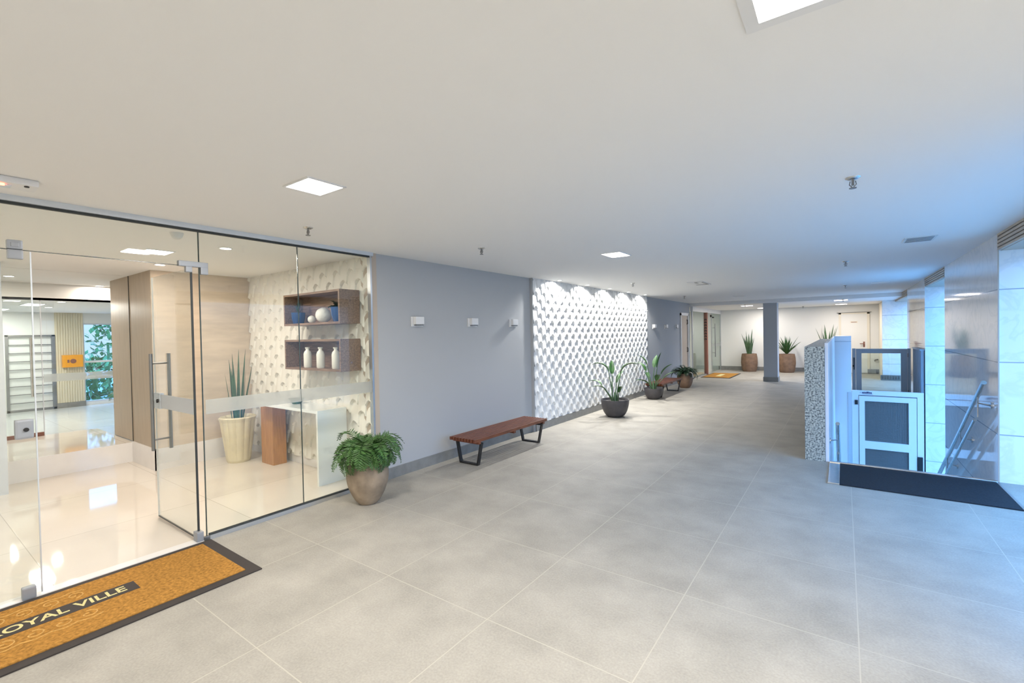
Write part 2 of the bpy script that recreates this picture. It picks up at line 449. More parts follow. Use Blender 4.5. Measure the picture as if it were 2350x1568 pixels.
# granite half wall
t = thing('half_wall', 'waist-high speckled grey granite guard wall at the head of the stairs', 'guard wall', (-.265, 6.22, 0))
MB().box(-.10, .09, 0, 4.7, 0, 1.275).build('core_panel', M['granite'], t)
MB().box(-.10, .095, -.005, 4.7, 1.275, 1.293).build('coping', M['granite'], t)
MB().box(.092, .125, 0.02, 4.6, -.9, 1.335, .003).build('cladding_panel', M['lift_white'], t)

# dark slab at the stair head with steel nosing
t = thing('entrance_mat_strip', 'flat charcoal strip framed in stainless steel at the top of the stairs', 'floor strip', (.51, 5.79, 0))
MB().box(-.55, .655, -.43, .38, 0., .010).build('dark_slab', M['granite_dark'], t)
MB().box(-.645, .665, .38, .43, 0., .022, .004).build('nosing', M['steel'], t)
MB().box(-.645, -.55, -.43, .38, 0., .014, .003).build('side_plate', M['steel'], t)
MB().box(.655, .675, -.43, .40, 0., .012).build('side_rail', M['steel_dark'], t)

# handrails
def handrail(name, label, x, wall_x, y0=6.22, y1=9.3, z0=.95):
    sl = -.60
    t = thing(name, label, 'handrail', (x, y0, 0), group='stair handrails')
    L_ = y1 - y0
    d = 1 if wall_x > x else -1
    MB().tube([(0, 0, z0), (0, L_, z0 + sl * L_)], .021, 12).build('upper_rail', M['steel'], t, True)
    MB().tube([(0, .38, z0 - .42), (0, L_, z0 - .2 + sl * L_)], .017, 10).build('lower_rail', M['steel'], t, True)
    w = (wall_x - x)
    for k in range(4):
        yy = .25 + k * .85
        m = MB(); m.tube([(0, yy, z0 + sl * yy), (0, yy, z0 + sl * yy - .08), (w * .9, yy, z0 + sl * yy - .10)], .009, 8)
        m.tube([(w * .88, yy, z0 + sl * yy - .10), (w, yy, z0 + sl * yy - .10)], .032, 12)
        m.tube([(0, yy, z0 + sl * yy - .05), (0, yy, z0 + sl * yy - .22)], .008, 8)
        m.build('bracket', M['steel'], t, True)
handrail('handrail', 'stainless steel handrail sloping down along the polished marble wall', 1.09, XR)
handrail('handrail', 'stainless steel handrail on the white lift-side wall, seen nearly edge-on', -.06, -.14, y0=6.35, z0=.42)

# ------------------------------------------------------------------ platform lift
t = thing('lift_mast', 'white boxy mast of the platform lift beside the upper gate', 'lift mast', (-.02, 11.0, 0))
MB().box(-.15, .14, 0, .30, ZB, 1.345, .004).build('housing', M['lift_white'], t)
MB().box(-.152, .142, -.004, .304, 1.235, 1.242).build('cover_joint', M['lift_blue'], t)
MB().box(.085, .143, -.012, .0, ZB, .26).build('shadow_strip', M['alu_pale'], t)  # bluish shadow on the mast's right side, built as a strip
t = thing('lift_gate', 'white lower lift gate with grey mesh panels', 'gate', (.645, 11.0, 0))
ox = .645
f = MB()
for (a, c_) in ((.125, .225), (1.075, 1.165)): f.box(a - ox, c_ - ox, 0, .06, ZB, .30)
f.box(.225 - ox, 1.075 - ox, 0, .06, .215, .30); f.build('gate_frame', M['lift_white'], t)
MB().box(-.40, .42, -.002, .0, .205, .213).build('frame_seam', M['letter'], t)
f = MB()
f.box(.235 - ox, .32 - ox, -.012, .045, ZB + .02, .20); f.box(.955 - ox, 1.065 - ox, -.012, .045, ZB + .02, .20)
f.box(.32 - ox, .955 - ox, -.012, .045, .105, .20); f.box(.32 - ox, .955 - ox, -.012, .045, -.80, -.655); f.box(.32 - ox, .955 - ox, -.012, .045, ZB + .02, ZB + .15)
door = f.build('door_leaf', M['lift_white'], t)
for (a, c_) in ((-.655, .105), (ZB + .15, -.80)):
    g = MB(); x0, x1 = .32 - ox, .955 - ox
    g.box(x0, x1, .028, .032, a, c_)
    nx = 26; nz = int(nx * (c_ - a) / (x1 - x0))
    for k in range(1, nx): g.box(x0 + (x1 - x0) * k / nx - .002, x0 + (x1 - x0) * k / nx + .002, .018, .028, a, c_)
    for k in range(1, nz): g.box(x0, x1, .016, .026, a + (c_ - a) * k / nz - .002, a + (c_ - a) * k / nz + .002)
    g.build('mesh_panel', M['mesh_dark'], t)
MB().box(.168 - ox, .215 - ox, -.014, 0, .03, .115, .002).build('lock_box', M['black'], t)
MB().box(.985 - ox + .09, 1.055 - ox + .09, -.03, 0, -1.15, -.86, .004).build('call_panel', M['black'], t)
lg = MB()
for k, (a, w, hh) in enumerate(((.0, .03, .02), (.034, .014, .024), (.052, .012, .02), (.068, .022, .03), (.094, .012, .03), (.110, .012, .022), (.126, .022, .02))):
    lg.box(-.365 + a, -.365 + a + w, -.006, 0, .252, .252 + hh)
lg.box(-.40, -.375, -.006, 0, .262, .266); lg.box(-.36, -.21, -.006, 0, .238, .243)
lg.build('maker_mark', M['letter'], t)

t = thing('landing_gate', 'blue-grey framed glass gate guarding the upper lift landing', 'gate', (.61, 12.34, 0))
MB().box(-.46, -.40, 0, .05, 0, 1.055).build('post', M['lift_blue'], t); MB().box(.45, .50, 0, .05, 0, 1.055).build('post', M['lift_blue'], t)
f = MB(); f.box(-.395, -.30, -.01, .035, .03, 1.05, .003); f.box(.345, .445, -.01, .035, .03, 1.05, .003)
f.box(-.30, .345, -.01, .035, .955, 1.05, .003); f.box(-.30, .345, -.01, .035, .03, .16, .003); f.build('gate_leaf', M['lift_blue'], t)
MB().box(-.30, .345, .008, .016, .16, .955).build('pane', M['glass_grey'], t)
f = MB(); f.box(-.435, -.42, -.018, 0, .60, .86); f.box(-.45, -.43, -.02, 0, .66, .70); f.build('latch', M['black'], t)
MB().box(.448, .462, -.02, 0, .88, .96).build('hinge', M['steel_dark'], t); MB().box(.448, .462, -.02, 0, .12, .20).build('hinge', M['steel_dark'], t)
t = thing('lift_side_panel', 'tall blue-grey ribbed lift side panel between the gate and marble pier', 'lift panel', (1.14, 11.9, 0))
f = MB(); f.box(.0, .04, -.8, .40, ZB, 1.06)
for k in range(8): f.box(-.012, 0, -.75 + k * .14, -.70 + k * .14, ZB, 1.06)
f.build('sheet', M['lift_blue'], t)
f = MB(); f.box(-.02, .045, -.81, .41, 1.06, 1.085); f.build('cap_rail', M['lift_blue'], t)

# low dark grate beyond the glass gate
t = thing('low_grate', 'low dark metal grate on the floor seen through the glass gate', 'grate', (1.09, 16.70, 0))
f = MB(); f.box(-.24, .24, -.05, -.035, .0, .03); f.box(-.24, .24, -.05, -.035, .12, .145)
for k in range(9): f.box(-.24 + k * .058, -.222 + k * .058, -.05, -.035, .03, .12)
f.box(-.24, .24, .02, .04, 0, .145); f.box(-.24, -.22, -.04, .03, 0, .145); f.box(.22, .24, -.04, .03, 0, .145)
f.build('bars', M['steel_dark'], t)
o = MB().box(-.11, .11, -.06, .06, 0, .15, .008).build('doorstop_block', M['base'], loc=(.74, 18.86, 0))
tag(o, 'small grey-brown block against the back wall right of the door', 'block')
t = thing('wall_tap', 'small dark tap on the back wall low beside the door', 'tap', (.82, Y1 - .001, .44))
MB().tube([(0, 0, 0), (0, -.06, 0), (0, -.09, -.03)], .018, 8).build('spout', M['steel_dark'], t, True)
MB().tube([(.0, -.05, .0), (.09, -.05, .02)], .022, 8).build('valve_handle', M['black'], t, True)

# ------------------------------------------------------------------ doors of the back wall
d = sgroup('door_3', (.285, Y1, 0))
f = MB(); f.box(-.41, -.345, -.03, 0, 0, 2.0); f.box(.345, .41, -.03, 0, 0, 2.0); f.box(-.41, .41, -.03, 0, 1.955, 2.02); f.build('door_frame', M['cream'], d)
MB().box(-.345, .345, -.016, 0, .01, 1.955).build('door_leaf', M['wall_white'], d)
MB().box(-.46, .46, -.05, -.03, 2.0, 2.02).build('drip_trim', M['base'], d)
f = MB(); f.tube([(.26, -.016, .97), (.26, -.07, .97), (.15, -.075, .97)], .012, 8); f.box(.24, .285, -.022, -.016, .86, 1.04); f.build('door_handle', M['brown_post'], d)
sg = MB().box(-.10, .10, -.021, -.016, 1.66, 1.72, .002).build('name_plate', M['cream'], d)
MB().box(-.075, .075, -.0225, -.021, 1.683, 1.698).build('plate_marking', M['brown_post'], sg)

d = sgroup('door_2', (XL, 14.3, 0))
f = MB(); f.box(-.12, .035, -.42, -.36, 0, 2.03); f.box(-.12, .035, .36, .42, 0, 2.03); f.box(-.12, .035, -.42, .42, 1.97, 2.05); f.build('door_frame', M['white_plastic'], d)
MB().box(-.045, -.0, -.36, .36, .01, 1.97).build('door_leaf', M['fascia'], d)
for zz in (1.78, .93): MB().tube([(.0, .3, zz - .06), (.03, .3, zz - .06), (.03, .3, zz + .06), (.0, .3, zz + .06)], .012, 8).build('door_handle', M['black'], d, True)

# ------------------------------------------------------------------ second storefront
w = sgroup('window_3', (-3.83, 14.93, 0))
H2 = 2.12
MB().box(-.05, .03, 0, 4.07, H2, ZS).build('header', M['white_plastic'], w)
f = MB(); f.box(-.02, .02, .0, .035, 0, H2); f.box(-.02, .02, 4.03, 4.07, 0, H2); f.box(-.02, .02, 0, 1.7, 0, .04); f.box(-.015, .015, 2.6, 2.63, 0, H2); f.build('window_frame', M['alu'], w)
MB().box(-.005, .005, .035, 1.68, .04, H2).build('pane', M['glass_grey'], w)
MB().box(-.005, .005, 2.63, 4.03, .02, H2).build('pane', M['glass_grey'], w)
MB().box(.006, .010, 2.63, 4.03, .93, 1.03).build('frosted_stripe', M['frost'], w)
f = MB(); f.tube([(.07, 2.85, .55), (.07, 2.85, 1.75)], .016, 8); f.tube([(.07, 2.85, .7), (0, 2.85, .7)], .01, 6); f.tube([(.07, 2.85, 1.6), (0, 2.85, 1.6)], .01, 6); f.build('pull_bar', M['steel_dark'], w)
f = MB(); f.box(-.02, .025, 2.5, 2.62, 1.98, 2.06, .004); f.box(-.02, .025, 2.82, 2.94, 1.95, 2.0, .004); f.build('patch_fitting', M['black'], w)
t = thing('sign_post', 'narrow red-brown upright with dark vertical lettering in the far glass entrance', 'sign', (-3.83, 16.72, 0))
MB().box(-.04, .06, -.09, .03, 0, H2).build('board_face', M['brown_post'], t)
for k in range(8):
    f = MB(); z = 1.88 - k * .095; f.box(-.02, .045, -.094, -.09, z, z + .022); f.box(-.02, .0, -.094, -.09, z - .04, z); f.box(.02, .045, -.094, -.09, z - .03, z)
    f.build('dark_letter', M['black'], t)
# shop interior
b = MB(); b.box(-5.6, -5.5, 14.9, Y1, 0, 2.3); struct('wall_shop_left', b, M['wall_white'])
b = MB(); b.box(-5.6, -4.4, Y1, Y1 + .15, 0, 2.3); b.box(-5.6, -4.05, 14.8, 14.9, 0, 2.3); struct('wall_shop_ends', b, M['wall_white'])

# ------------------------------------------------------------------ lobby walls
b = MB(); b.box(-8.05, -6.52, 1.892, 3.0, .25, ZL)
struct('wall_lobby_block', b, M['taupe'])
b = MB(); b.box(-7.284, -7.276, 1.886, 1.892, .25, ZL); struct('trim_7', b, M['gasket'])
b = MB(); b.box(-6.52, -6.495, 1.892, 3.0, .25, ZL); struct('wall_lobby_left', b, M['beige_panel'])
b = MB(); b.box(-6.50, -6.478, 1.875, 3.0, 0, .25); b.box(-7.28, -6.478, 1.873, 1.893, 0, .25); b.box(-7.262, -7.258, -1.8, 1.873, 0, .24)
b.box(-7.28, -7.262, -1.8, 1.873, 0, .2405)
struct('baseboard_lobby', b, M['marble_in'])
b = MB(); b.box(-8.1, -4.02, 3.0, 3.15, 0, ZC); struct('wall_lobby_back', b, M['wall_white'])
m_ = relief('wall_lobby_relief', M['relief_in'], 2.59, ZL - .09, lambda u, v, h: (-6.49 + u, 2.985 - h, .09 + v), pu=.13, pv=.23, D=.036, du=.0105)
m_.box(-6.49, -3.93, 2.984, 3.0, .09, ZL)
struct('wall_lobby_relief', m_, M['relief_in'])
b = MB(); b.box(-6.49, -3.93, 2.975, 3.0, 0, .09); struct('baseboard_lobby_back', b, M['marble_in'])
b = MB(); b.box(-12.55, -3.9, -1.95, -1.8, 0, ZC); struct('wall_lobby_front', b, M['wall_white'])
b = MB(); b.box(-12.55, -8.05, 3.4, 3.5, 0, ZC); struct('wall_passage_right', b, M['wall_white'])
# passage end wall around the window and grid door
b = MB(); b.box(-12.55, -12.4, -1.8, 1.40, .24, 2.1); b.box(-12.55, -12.4, 1.40, 2.06, 1.67, 2.1); b.box(-12.55, -12.4, 2.47, 3.4, 1.90, 2.1); b.box(-12.55, -12.4, 2.47, 3.4, .24, .30)
b.box(-12.55, -12.4, 3.05, 3.4, .3, 1.9)
struct('wall_passage_end', b, M['wall_white'])
b = MB(); b.box(-12.5, -12.38, 2.06, 2.47, .34, 2.1)
for k in range(11): b.box(-12.38, -12.368, 2.07 + k * .037, 2.09 + k * .037, .34, 2.1)
struct('column_ribbed', b, M['ribbed'])
b = MB(); b.box(-12.5, -12.36, 2.055, 2.475, .24, .34); struct('baseboard_ribbed', b, M['base'])
w = sgroup('window_5', (-12.45, 2.76, .3))
f = MB(); f.box(-.03, .03, -.29, -.27, 0, 1.6); f.box(-.03, .03, .27, .29, 0, 1.6); f.box(-.03, .03, -.27, .27, 1.57, 1.6); f.box(-.03, .03, -.27, .27, 0, .03); f.build('window_frame', M['alu_pale'], w)
MB().box(-.004, .004, -.27, .27, .03, 1.57).build('pane', M['glass'], w)
f = MB(); f.box(.04, .07, -.29, .29, .80, .84); f.box(.04, .07, -.29, .29, .50, .53); f.build('guard_rail', M['white_plastic'], w)
d = sgroup('door_4', (-12.42, 1.73, .24))
f = MB(); f.box(-.04, .05, .28, .33, 0, 1.43); f.box(-.04, .05, -.33, -.29, 0, 1.43); f.box(-.04, .05, -.33, .33, 1.40, 1.43); f.box(-.04, .05, -.33, .33, 0, .04); f.build('door_frame', M['steel_dark'], d)
f = MB()
for k in range(1, 9): f.box(0, .02, -.29, .28, k * .155, k * .155 + .014)
f.build('bar', M['steel_dark'], d)
MB().box(-.03, -.02, -.29, .28, .04, 1.40).build('pane', M['white_lac'], d)
# glass partition at the platform edge
w = sgroup('window_4', (-8.93, 0, .24))
MB().box(-.005, .005, 1.36, 2.6, .01, 1.86).build('pane', M['glass'], w)
MB().box(.006, .009, 1.36, 2.6, .73, .84).build('frosted_stripe', M['frost'], w)
MB().box(-.02, .02, -1.8, 3.0, 1.86, 1.89).build('header', M['steel_dark'], w)
MB().box(-.005, .005, -1.8, 1.345, .05, 1.86).build('pane', M['glass'], w)
f = MB(); f.box(-.02, .02, .2, 1.345, 0, .05); f.build('bottom_rail', M['brown_post'], w)
f = MB(); f.box(-.006, .006, 1.345, 1.353, 0, 1.86); f.build('glass_edge', M['alu_pale'], w)
f = MB(); f.tube([(.06, 1.24, .55), (.06, 1.24, 1.35)], .014, 8); f.tube([(.06, 1.24, 1.25), (0, 1.24, 1.25)], .009, 6); f.tube([(.06, 1.24, .65), (0, 1.24, .65)], .009, 6); f.build('pull_handle', M['steel'], w)
b = MB(); b.box(-8.95, -8.91, -1.8, 3.0, 2.1, ZL); struct('trim_8', b, M['wall_white'])
b = MB(); b.box(-6.95, -6.80, .55, .76, 0, ZL); struct('column_lobby', b, M['alu_pale'])

# ------------------------------------------------------------------ main glass storefront
w = sgroup('window_1', (XL, 0, 0))
MB().box(-.035, .03, -1.8, 2.99, 2.325, 2.36).build('header_rail', M['alu_pale'], w)
MB().box(-.012, .012, -1.8, 2.985, 2.31, 2.325).build('gasket', M['gasket'], w)
f = MB(); f.box(-.03, .02, 2.955, 2.975, 0, 2.325); f.build('side_jamb', M['alu'], w)
f = MB(); f.box(-.02, .02, 1.45, 2.955, 0, .032); f.build('bottom_rail', M['alu'], w)
f = MB(); f.box(-.012, .012, 1.45, 2.955, .032, .042); f.build('bottom_gasket', M['gasket'], w)
MB().box(-.005, .005, 1.437, 2.198, .042, 2.31).build('pane', M['glass'], w)
MB().box(-.005, .005, 2.204, 2.955, .042, 2.31).build('pane', M['glass'], w)
MB().box(-.005, .005, -1.8, 1.431, 2.055, 2.31).build('transom_pane', M['glass'], w)
MB().box(.0055, .0065, 1.45, 2.20, .945, 1.055).build('frosted_stripe', M['frost'], w)
MB().box(.0055, .0065, 2.202, 2.955, .945, 1.055).build('frosted_stripe', M['frost'], w)
f = MB(); f.box(-.005, .005, 1.431, 1.437, .03, 2.31); f.box(-.004, .004, 2.198, 2.204, .04, 2.31); f.box(-.004, .004, -1.8, 1.431, 2.048, 2.052); f.build('glass_edge', M['edge'], w)
# pivot patch fitting, L-shaped
f = MB(); f.box(-.02, .02, 1.30, 1.49, 2.045, 2.085, .006); f.box(-.02, .02, 1.44, 1.49, 1.995, 2.05, .006); f.box(-.018, .018, 1.345, 1.385, 2.005, 2.046, .004); f.build('pivot_fitting', M['patch'], w)
f = MB(); f.box(-.02, .02, .46, .525, 2.052, 2.105, .008); f.box(-.012, .024, .475, .51, 2.065, 2.09, .004); f.build('patch_fitting', M['patch'], w)
f = MB(); f.box(-.07, .01, -1.8, 1.44, .0, .006); f.build('threshold', M['marble_in'], w)

d = sgroup('door_1', (XL, 1.392, 0))        # open leaf, swung inwards
TH = math.radians(0)
MB().box(-.85, -.03, -.005, .005, .015, 2.04).build('pane', M['glass'], d)
f = MB(); f.box(-.032, -.026, -.007, .007, .015, 2.04); f.box(-.85, -.03, -.0055, .0055, .012, .018); f.build('glass_edge', M['gasket'], d)
MB().box(-.852, -.846, -.006, .006, .015, 2.04).build('free_edge', M['white_cer'], d)
MB().box(-.80, -.035, -.008, -.006, .948, 1.062).build('frosted_stripe', M['alu_pale'], d)
lk = MB().box(-.86, -.70, -.016, .016, .94, 1.07, .004).build('lock_case', M['alu'], d)
MB().tube([(-.745, -.016, 1.005), (-.745, -.024, 1.005)], .016, 12).build('lock_cylinder', M['black'], lk, True)
for sgn in (-1, 1):
    h_ = MB(); h_.tube([(-.72, sgn * .062, .60), (-.72, sgn * .062, 1.40)], .0135, 12)
    h_.build('pull_handle', M['steel_dark'], d, True)
f = MB(); f.tube([(-.72, -.062, 1.32), (-.72, .062, 1.32)], .008, 8); f.tube([(-.72, -.062, .69), (-.72, .062, .69)], .008, 8); f.build('handle_fixing', M['steel_dark'], d, True)
f = MB(); f.box(-.06, .01, -.025, .02, .0, .075, .005); f.build('pivot_fitting', M['patch'], d)
f = MB(); f.box(-.012, .018, .02, .08, .0, .03, .004); f.build('floor_pivot', M['steel_dark'], d)

d = sgroup('door_5', (XL, .556, 0))         # closed left leaf
MB().box(-.005, .005, -.84, 0, .02, 2.045).build('pane', M['glass'], d)
MB().box(-.006, .006, -.003, .003, .02, 2.045).build('glass_edge', M['alu_pale'], d)
MB().box(-.018, .018, -.095, -.03, 1.995, 2.05, .008).build('patch_fitting', M['patch'], d)
MB().box(-.02, .02, -.085, -.025, .004, .075, .008).build('patch_fitting', M['patch'], d)
lk = MB().box(-.02, .02, -.09, -.012, .945, 1.06, .012).build('lock_case', M['patch'], d)
MB().tube([(.018, -.045, 1.0), (.028, -.045, 1.0)], .012, 12).build('lock_cylinder', M['black'], lk, True)

# ------------------------------------------------------------------ door mats
t = thing('door_mat', 'orange-brown coir mat reading ROYAL VILLE in front of the glass doors', 'door mat', (-3.48, .575, 0))
MB().box(-.39, .39, -.875, .875, 0, .008, .003).build('rubber_border', M['mat_edge'], t)
MB().box(-.335, .325, -.815, .80, .004, .014, .002).build('coir_field', M['coir'], t)
MB().box(-.115, .02, -.335, .335, .0142, .0150).build('name_band', M['mat_edge'], t)
mt = Matrix.Translation((-.048, 0, .0152)) @ Matrix.Rotation(PI / 2, 4, 'Z')
text_mesh('lettering', 'ROYAL VILLE', .105, M['mat_text'], t, mt, .0004, sx=.93, bold=.002)
f = MB()
def scroll(cx, cy, s, flip=1):
    pts = []
    for k in range(22):
        a = k / 21 * 2.2 * PI; r = s * (1 - k / 26)
        pts.append((cx + r * math.cos(a) * flip, cy + r * math.sin(a), .0146))
    f.tube(pts, .004, 5)
for cx_, fp, dx in ((-.20, 1, -.045), (.11, -1, .045)):
    f = MB()
    for k in range(5):
        yy = -.34 + k * .105
        scroll(cx_, yy, .045, fp)
        f.tube([(cx_ + dx, yy - .0525, .0146), (cx_ + dx * 1.4, yy, .0146), (cx_ + dx, yy + .0525, .0146)], .0035, 5)
    f.build('scroll_pattern', M['mat_scroll'], t)
t = thing('door_mat', 'small orange-brown mat at the far glass entrance beside the back wall', 'door mat', (-3.30, 16.45, 0))
MB().box(-.44, .44, -.92, .92, 0, .008).build('rubber_border', M['mat_edge'], t)
MB().box(-.39, .39, -.86, .86, .005, .013).build('coir_field', M['coir'], t)
MB().box(-.1, .05, -.4, .4, .0132, .014).build('name_band', M['mat_text'], t)

# ------------------------------------------------------------------ benches
def bench():
    t = thing('slatted_bench', 'low reddish-brown slatted bench on black loop legs against the blue-grey wall', 'bench')
    Lh = .775; Wd = .205; zt = .322
    n = 9
    for k in range(n):
        x = -Wd + .012 + k * (2 * Wd - .024 - .030) / (n - 1)
        MB().box(x, x + .030, -Lh, Lh, zt - .036, zt, .003).build('seat_slat', M['bench'], t)
    for yy in (-.69, 0, .69):
        MB().box(-Wd + .01, Wd - .01, yy - .02, yy + .02, zt - .062, zt - .036).build('cross_rail', M['bench'], t)
    for sgn in (-1, 1):
        y0 = sgn * .65
        f = MB()
        def bar(p, q, wx=.018, wy=.022):
            p, q = Vector(p), Vector(q); d = (q - p).normalized(); a = Vector((0, 1, 0)); c = d.cross(a).normalized()
            vs = [[f.bm.verts.new(e + c * sx * wx / 2 + a * sy * wy) for sx, sy in ((-1, -1), (1, -1), (1, 1), (-1, 1))] for e in (p, q)]
            for i in range(4): f.bm.faces.new((vs[0][i], vs[0][(i + 1) % 4], vs[1][(i + 1) % 4], vs[1][i]))
            f.bm.faces.new(vs[0][::-1]); f.bm.faces.new(vs[1])
        bar((-Wd + .02, y0, zt - .06), (-Wd + .075, y0, 0.008)); bar((Wd - .02, y0, zt - .06), (Wd - .075, y0, 0.008))
        bar((-Wd + .067, y0, .009), (Wd - .067, y0, .009)); bar((-Wd + .01, y0, zt - .064), (Wd - .01, y0, zt - .064))
        f.build('leg', M['black'], t)
    return t
bn = bench(); place(bn, (-3.555, 4.69, 0), 'slatted wooden bench on black loop legs, nearer one, between fern pot and relief wall'); bn['group'] = 'slatted benches'
b2 = copy_tree(bn); place(b2, (-3.50, 11.10, 0), 'distant slatted wooden bench between a charcoal bowl planter and a brown fern pot')

# ------------------------------------------------------------------ wall lights
def wall_light():
    t = thing('wall_light', 'x', 'wall light', group='small white wall lights')
    MB().box(0, .015, -.085, .085, -.055, .055, .004).build('back_plate', M['white_plastic'], t)
    MB().box(.015, .06, -.06, .065, -.03, .055, .006).build('housing', M['white_plastic'], t)
    MB().box(.018, .058, -.05, .055, -.044, -.031).build('lens', M['steel_dark'], t)
    return t
wl = wall_light(); place(wl, (XL, 3.58, 1.665), 'small white box light on blue-grey wall, nearest the glass front')
for y, lb in ((4.53, 'small white box light on blue-grey wall above the near bench, middle of three'), (5.43, 'small white box light just before the white relief wall'),
              (11.55, 'small white box light on far wall just past the relief wall'), (12.50, 'small white box light on far wall, middle of the far three'),
              (13.45, 'faint small white box light closest to the far white door')):
    c = copy_tree(wl); place(c, (XL, y, 1.665 if y < 8 else 1.63), lb)

# ------------------------------------------------------------------ plants
def strap(mb, base, az, lean, length, w, curl=.3, seg=8, fold=.35):
    """a long pointed leaf with thickness from a V fold"""
    base = Vector(base); d = Vector((math.cos(az), math.sin(az), 0)); side = Vector((-math.sin(az), math.cos(az), 0))
    p = base.copy(); ang = lean; prev = None
    for i in range(seg + 1):
        s_ = i / seg
        ww = w * (1 - s_ ** 2.2) * (.65 + .7 * min(1, s_ * 3)) + .0008
        up = Vector((0, 0, 1)) * math.cos(ang) + d * math.sin(ang)
        nrm = d * math.cos(ang) - Vector((0, 0, 1)) * math.sin(ang)
        a = mb.bm.verts.new(p + side * ww - nrm * ww * -fold * -1); c = mb.bm.verts.new(p + nrm * ww * fold * .6); e = mb.bm.verts.new(p - side * ww - nrm * ww * fold)
        if prev:
            mb.bm.faces.new((prev[0], prev[1], c, a)); mb.bm.faces.new((prev[1], prev[2], e, c))
        prev = (a, c, e)
        p = p + up * (length / seg); ang += curl / seg
def egg(mat, R, H, name='pot', rim=.72, foot=.5):
    prof = []
    for i in range(17):
        s_ = i / 16
        r = foot + (1 - foot) * math.sin(min(1, s_ / .62) * PI / 2) ** .75 if s_ < .62 else 1 - (1 - rim) * ((s_ - .62) / .38) ** 1.7
        prof.append((R * r, H * s_))
    prof += [(R * rim * .9, H), (R * rim * .86, H * .9)]
    return MB().lathe([(0.001, 0)] + prof + [(.001, H * .9)], seg=36)
def fern(R, zc, n, L_, seed, droop=1.9, lw=.028):
    random.seed(seed); f = MB()
    for k in range(n):
        az = 2 * PI * k / n + random.uniform(-.2, .2); ln = L_ * random.uniform(.65, 1.1); ang = random.uniform(.1, .75); dr = droop * random.uniform(.7, 1.25)
        d = Vector((math.cos(az), math.sin(az), 0)); side = Vector((-d.y, d.x, 0))
        p = Vector((0, 0, zc)) + d * R * random.uniform(0, .5); seg = 12; pts = []
        for i in range(seg + 1):
            pts.append((p.copy(), ang)); p = p + (Vector((0, 0, 1)) * math.cos(ang) + d * math.sin(ang)) * ln / seg; ang += dr / seg
        f.tube([q[0] for q in pts], .0022, 4)
        for i in range(1, seg + 1):
            q, a = pts[i]; fw = Vector((0, 0, 1)) * math.cos(a) + d * math.sin(a); nr = d * math.cos(a) - Vector((0, 0, 1)) * math.sin(a)
            lf = lw * 2.1 * math.sin(PI * (i + .8) / (seg + 2)) + .006
            for sg_ in (-1, 1):
                for hh in (0, .5):
                    q2 = q + fw * (ln / seg) * hh
                    tip = q2 + side * sg_ * lf + fw * lf * .45 - nr * lf * .12 * random.uniform(-1, 2)
                    w2 = fw * lw * .20
                    m1 = (q2 + tip) / 2 + nr * .003
                    v = [f.bm.verts.new(x) for x in (q2, m1 + w2, tip, m1 - w2)]
                    f.bm.faces.new(v)
    return f

# near egg pot with fern
t = thing('potted_fern', 'green fern in a weathered egg-shaped stone pot by the glass corner', 'potted plant', (-3.52, 2.60, 0))
egg(M['pot_stone'], .187, .44, rim=.74, foot=.42).build('pot', M['pot_stone'], t, True)
MB().lathe([(.001, .0), (.12, .0), (.001, .004)], (0, 0, .395), 20).build('soil', M['soil'], t)
f1 = fern(.14, .41, 66, .36, 3, droop=2.7, lw=.034)
for v in f1.bm.verts:
    if v.co.z > .41: v.co.z = .41 + (v.co.z - .41) * 1.5
random.seed(5)
for k in range(34):
    az = random.uniform(0, 2 * PI); strap(f1, (random.uniform(-.06, .06), random.uniform(-.06, .06), .40), az, random.uniform(.2, .8), random.uniform(.2, .36), random.uniform(.008, .014), random.uniform(1.2, 2.4), 8)
f1.build('foliage', M['leaf_fern'], t)
# brown far egg pot with dark fern
t = thing('potted_fern', 'dark drooping fern in a brown egg-shaped pot beyond the far bench', 'potted plant', (-3.42, 12.55, 0))
egg(M['pot_brown'], .20, .38, rim=.85, foot=.55).build('pot', M['pot_brown'], t, True)
f1 = fern(.15, .36, 46, .42, 9, droop=2.3, lw=.035)
random.seed(6)
for k in range(40):
    az = random.uniform(0, 2 * PI); strap(f1, (0, 0, .36), az, random.uniform(.3, .9), random.uniform(.25, .42), .018, random.uniform(1.2, 2.), 7)
f1.build('foliage', M['leaf_dark'], t)

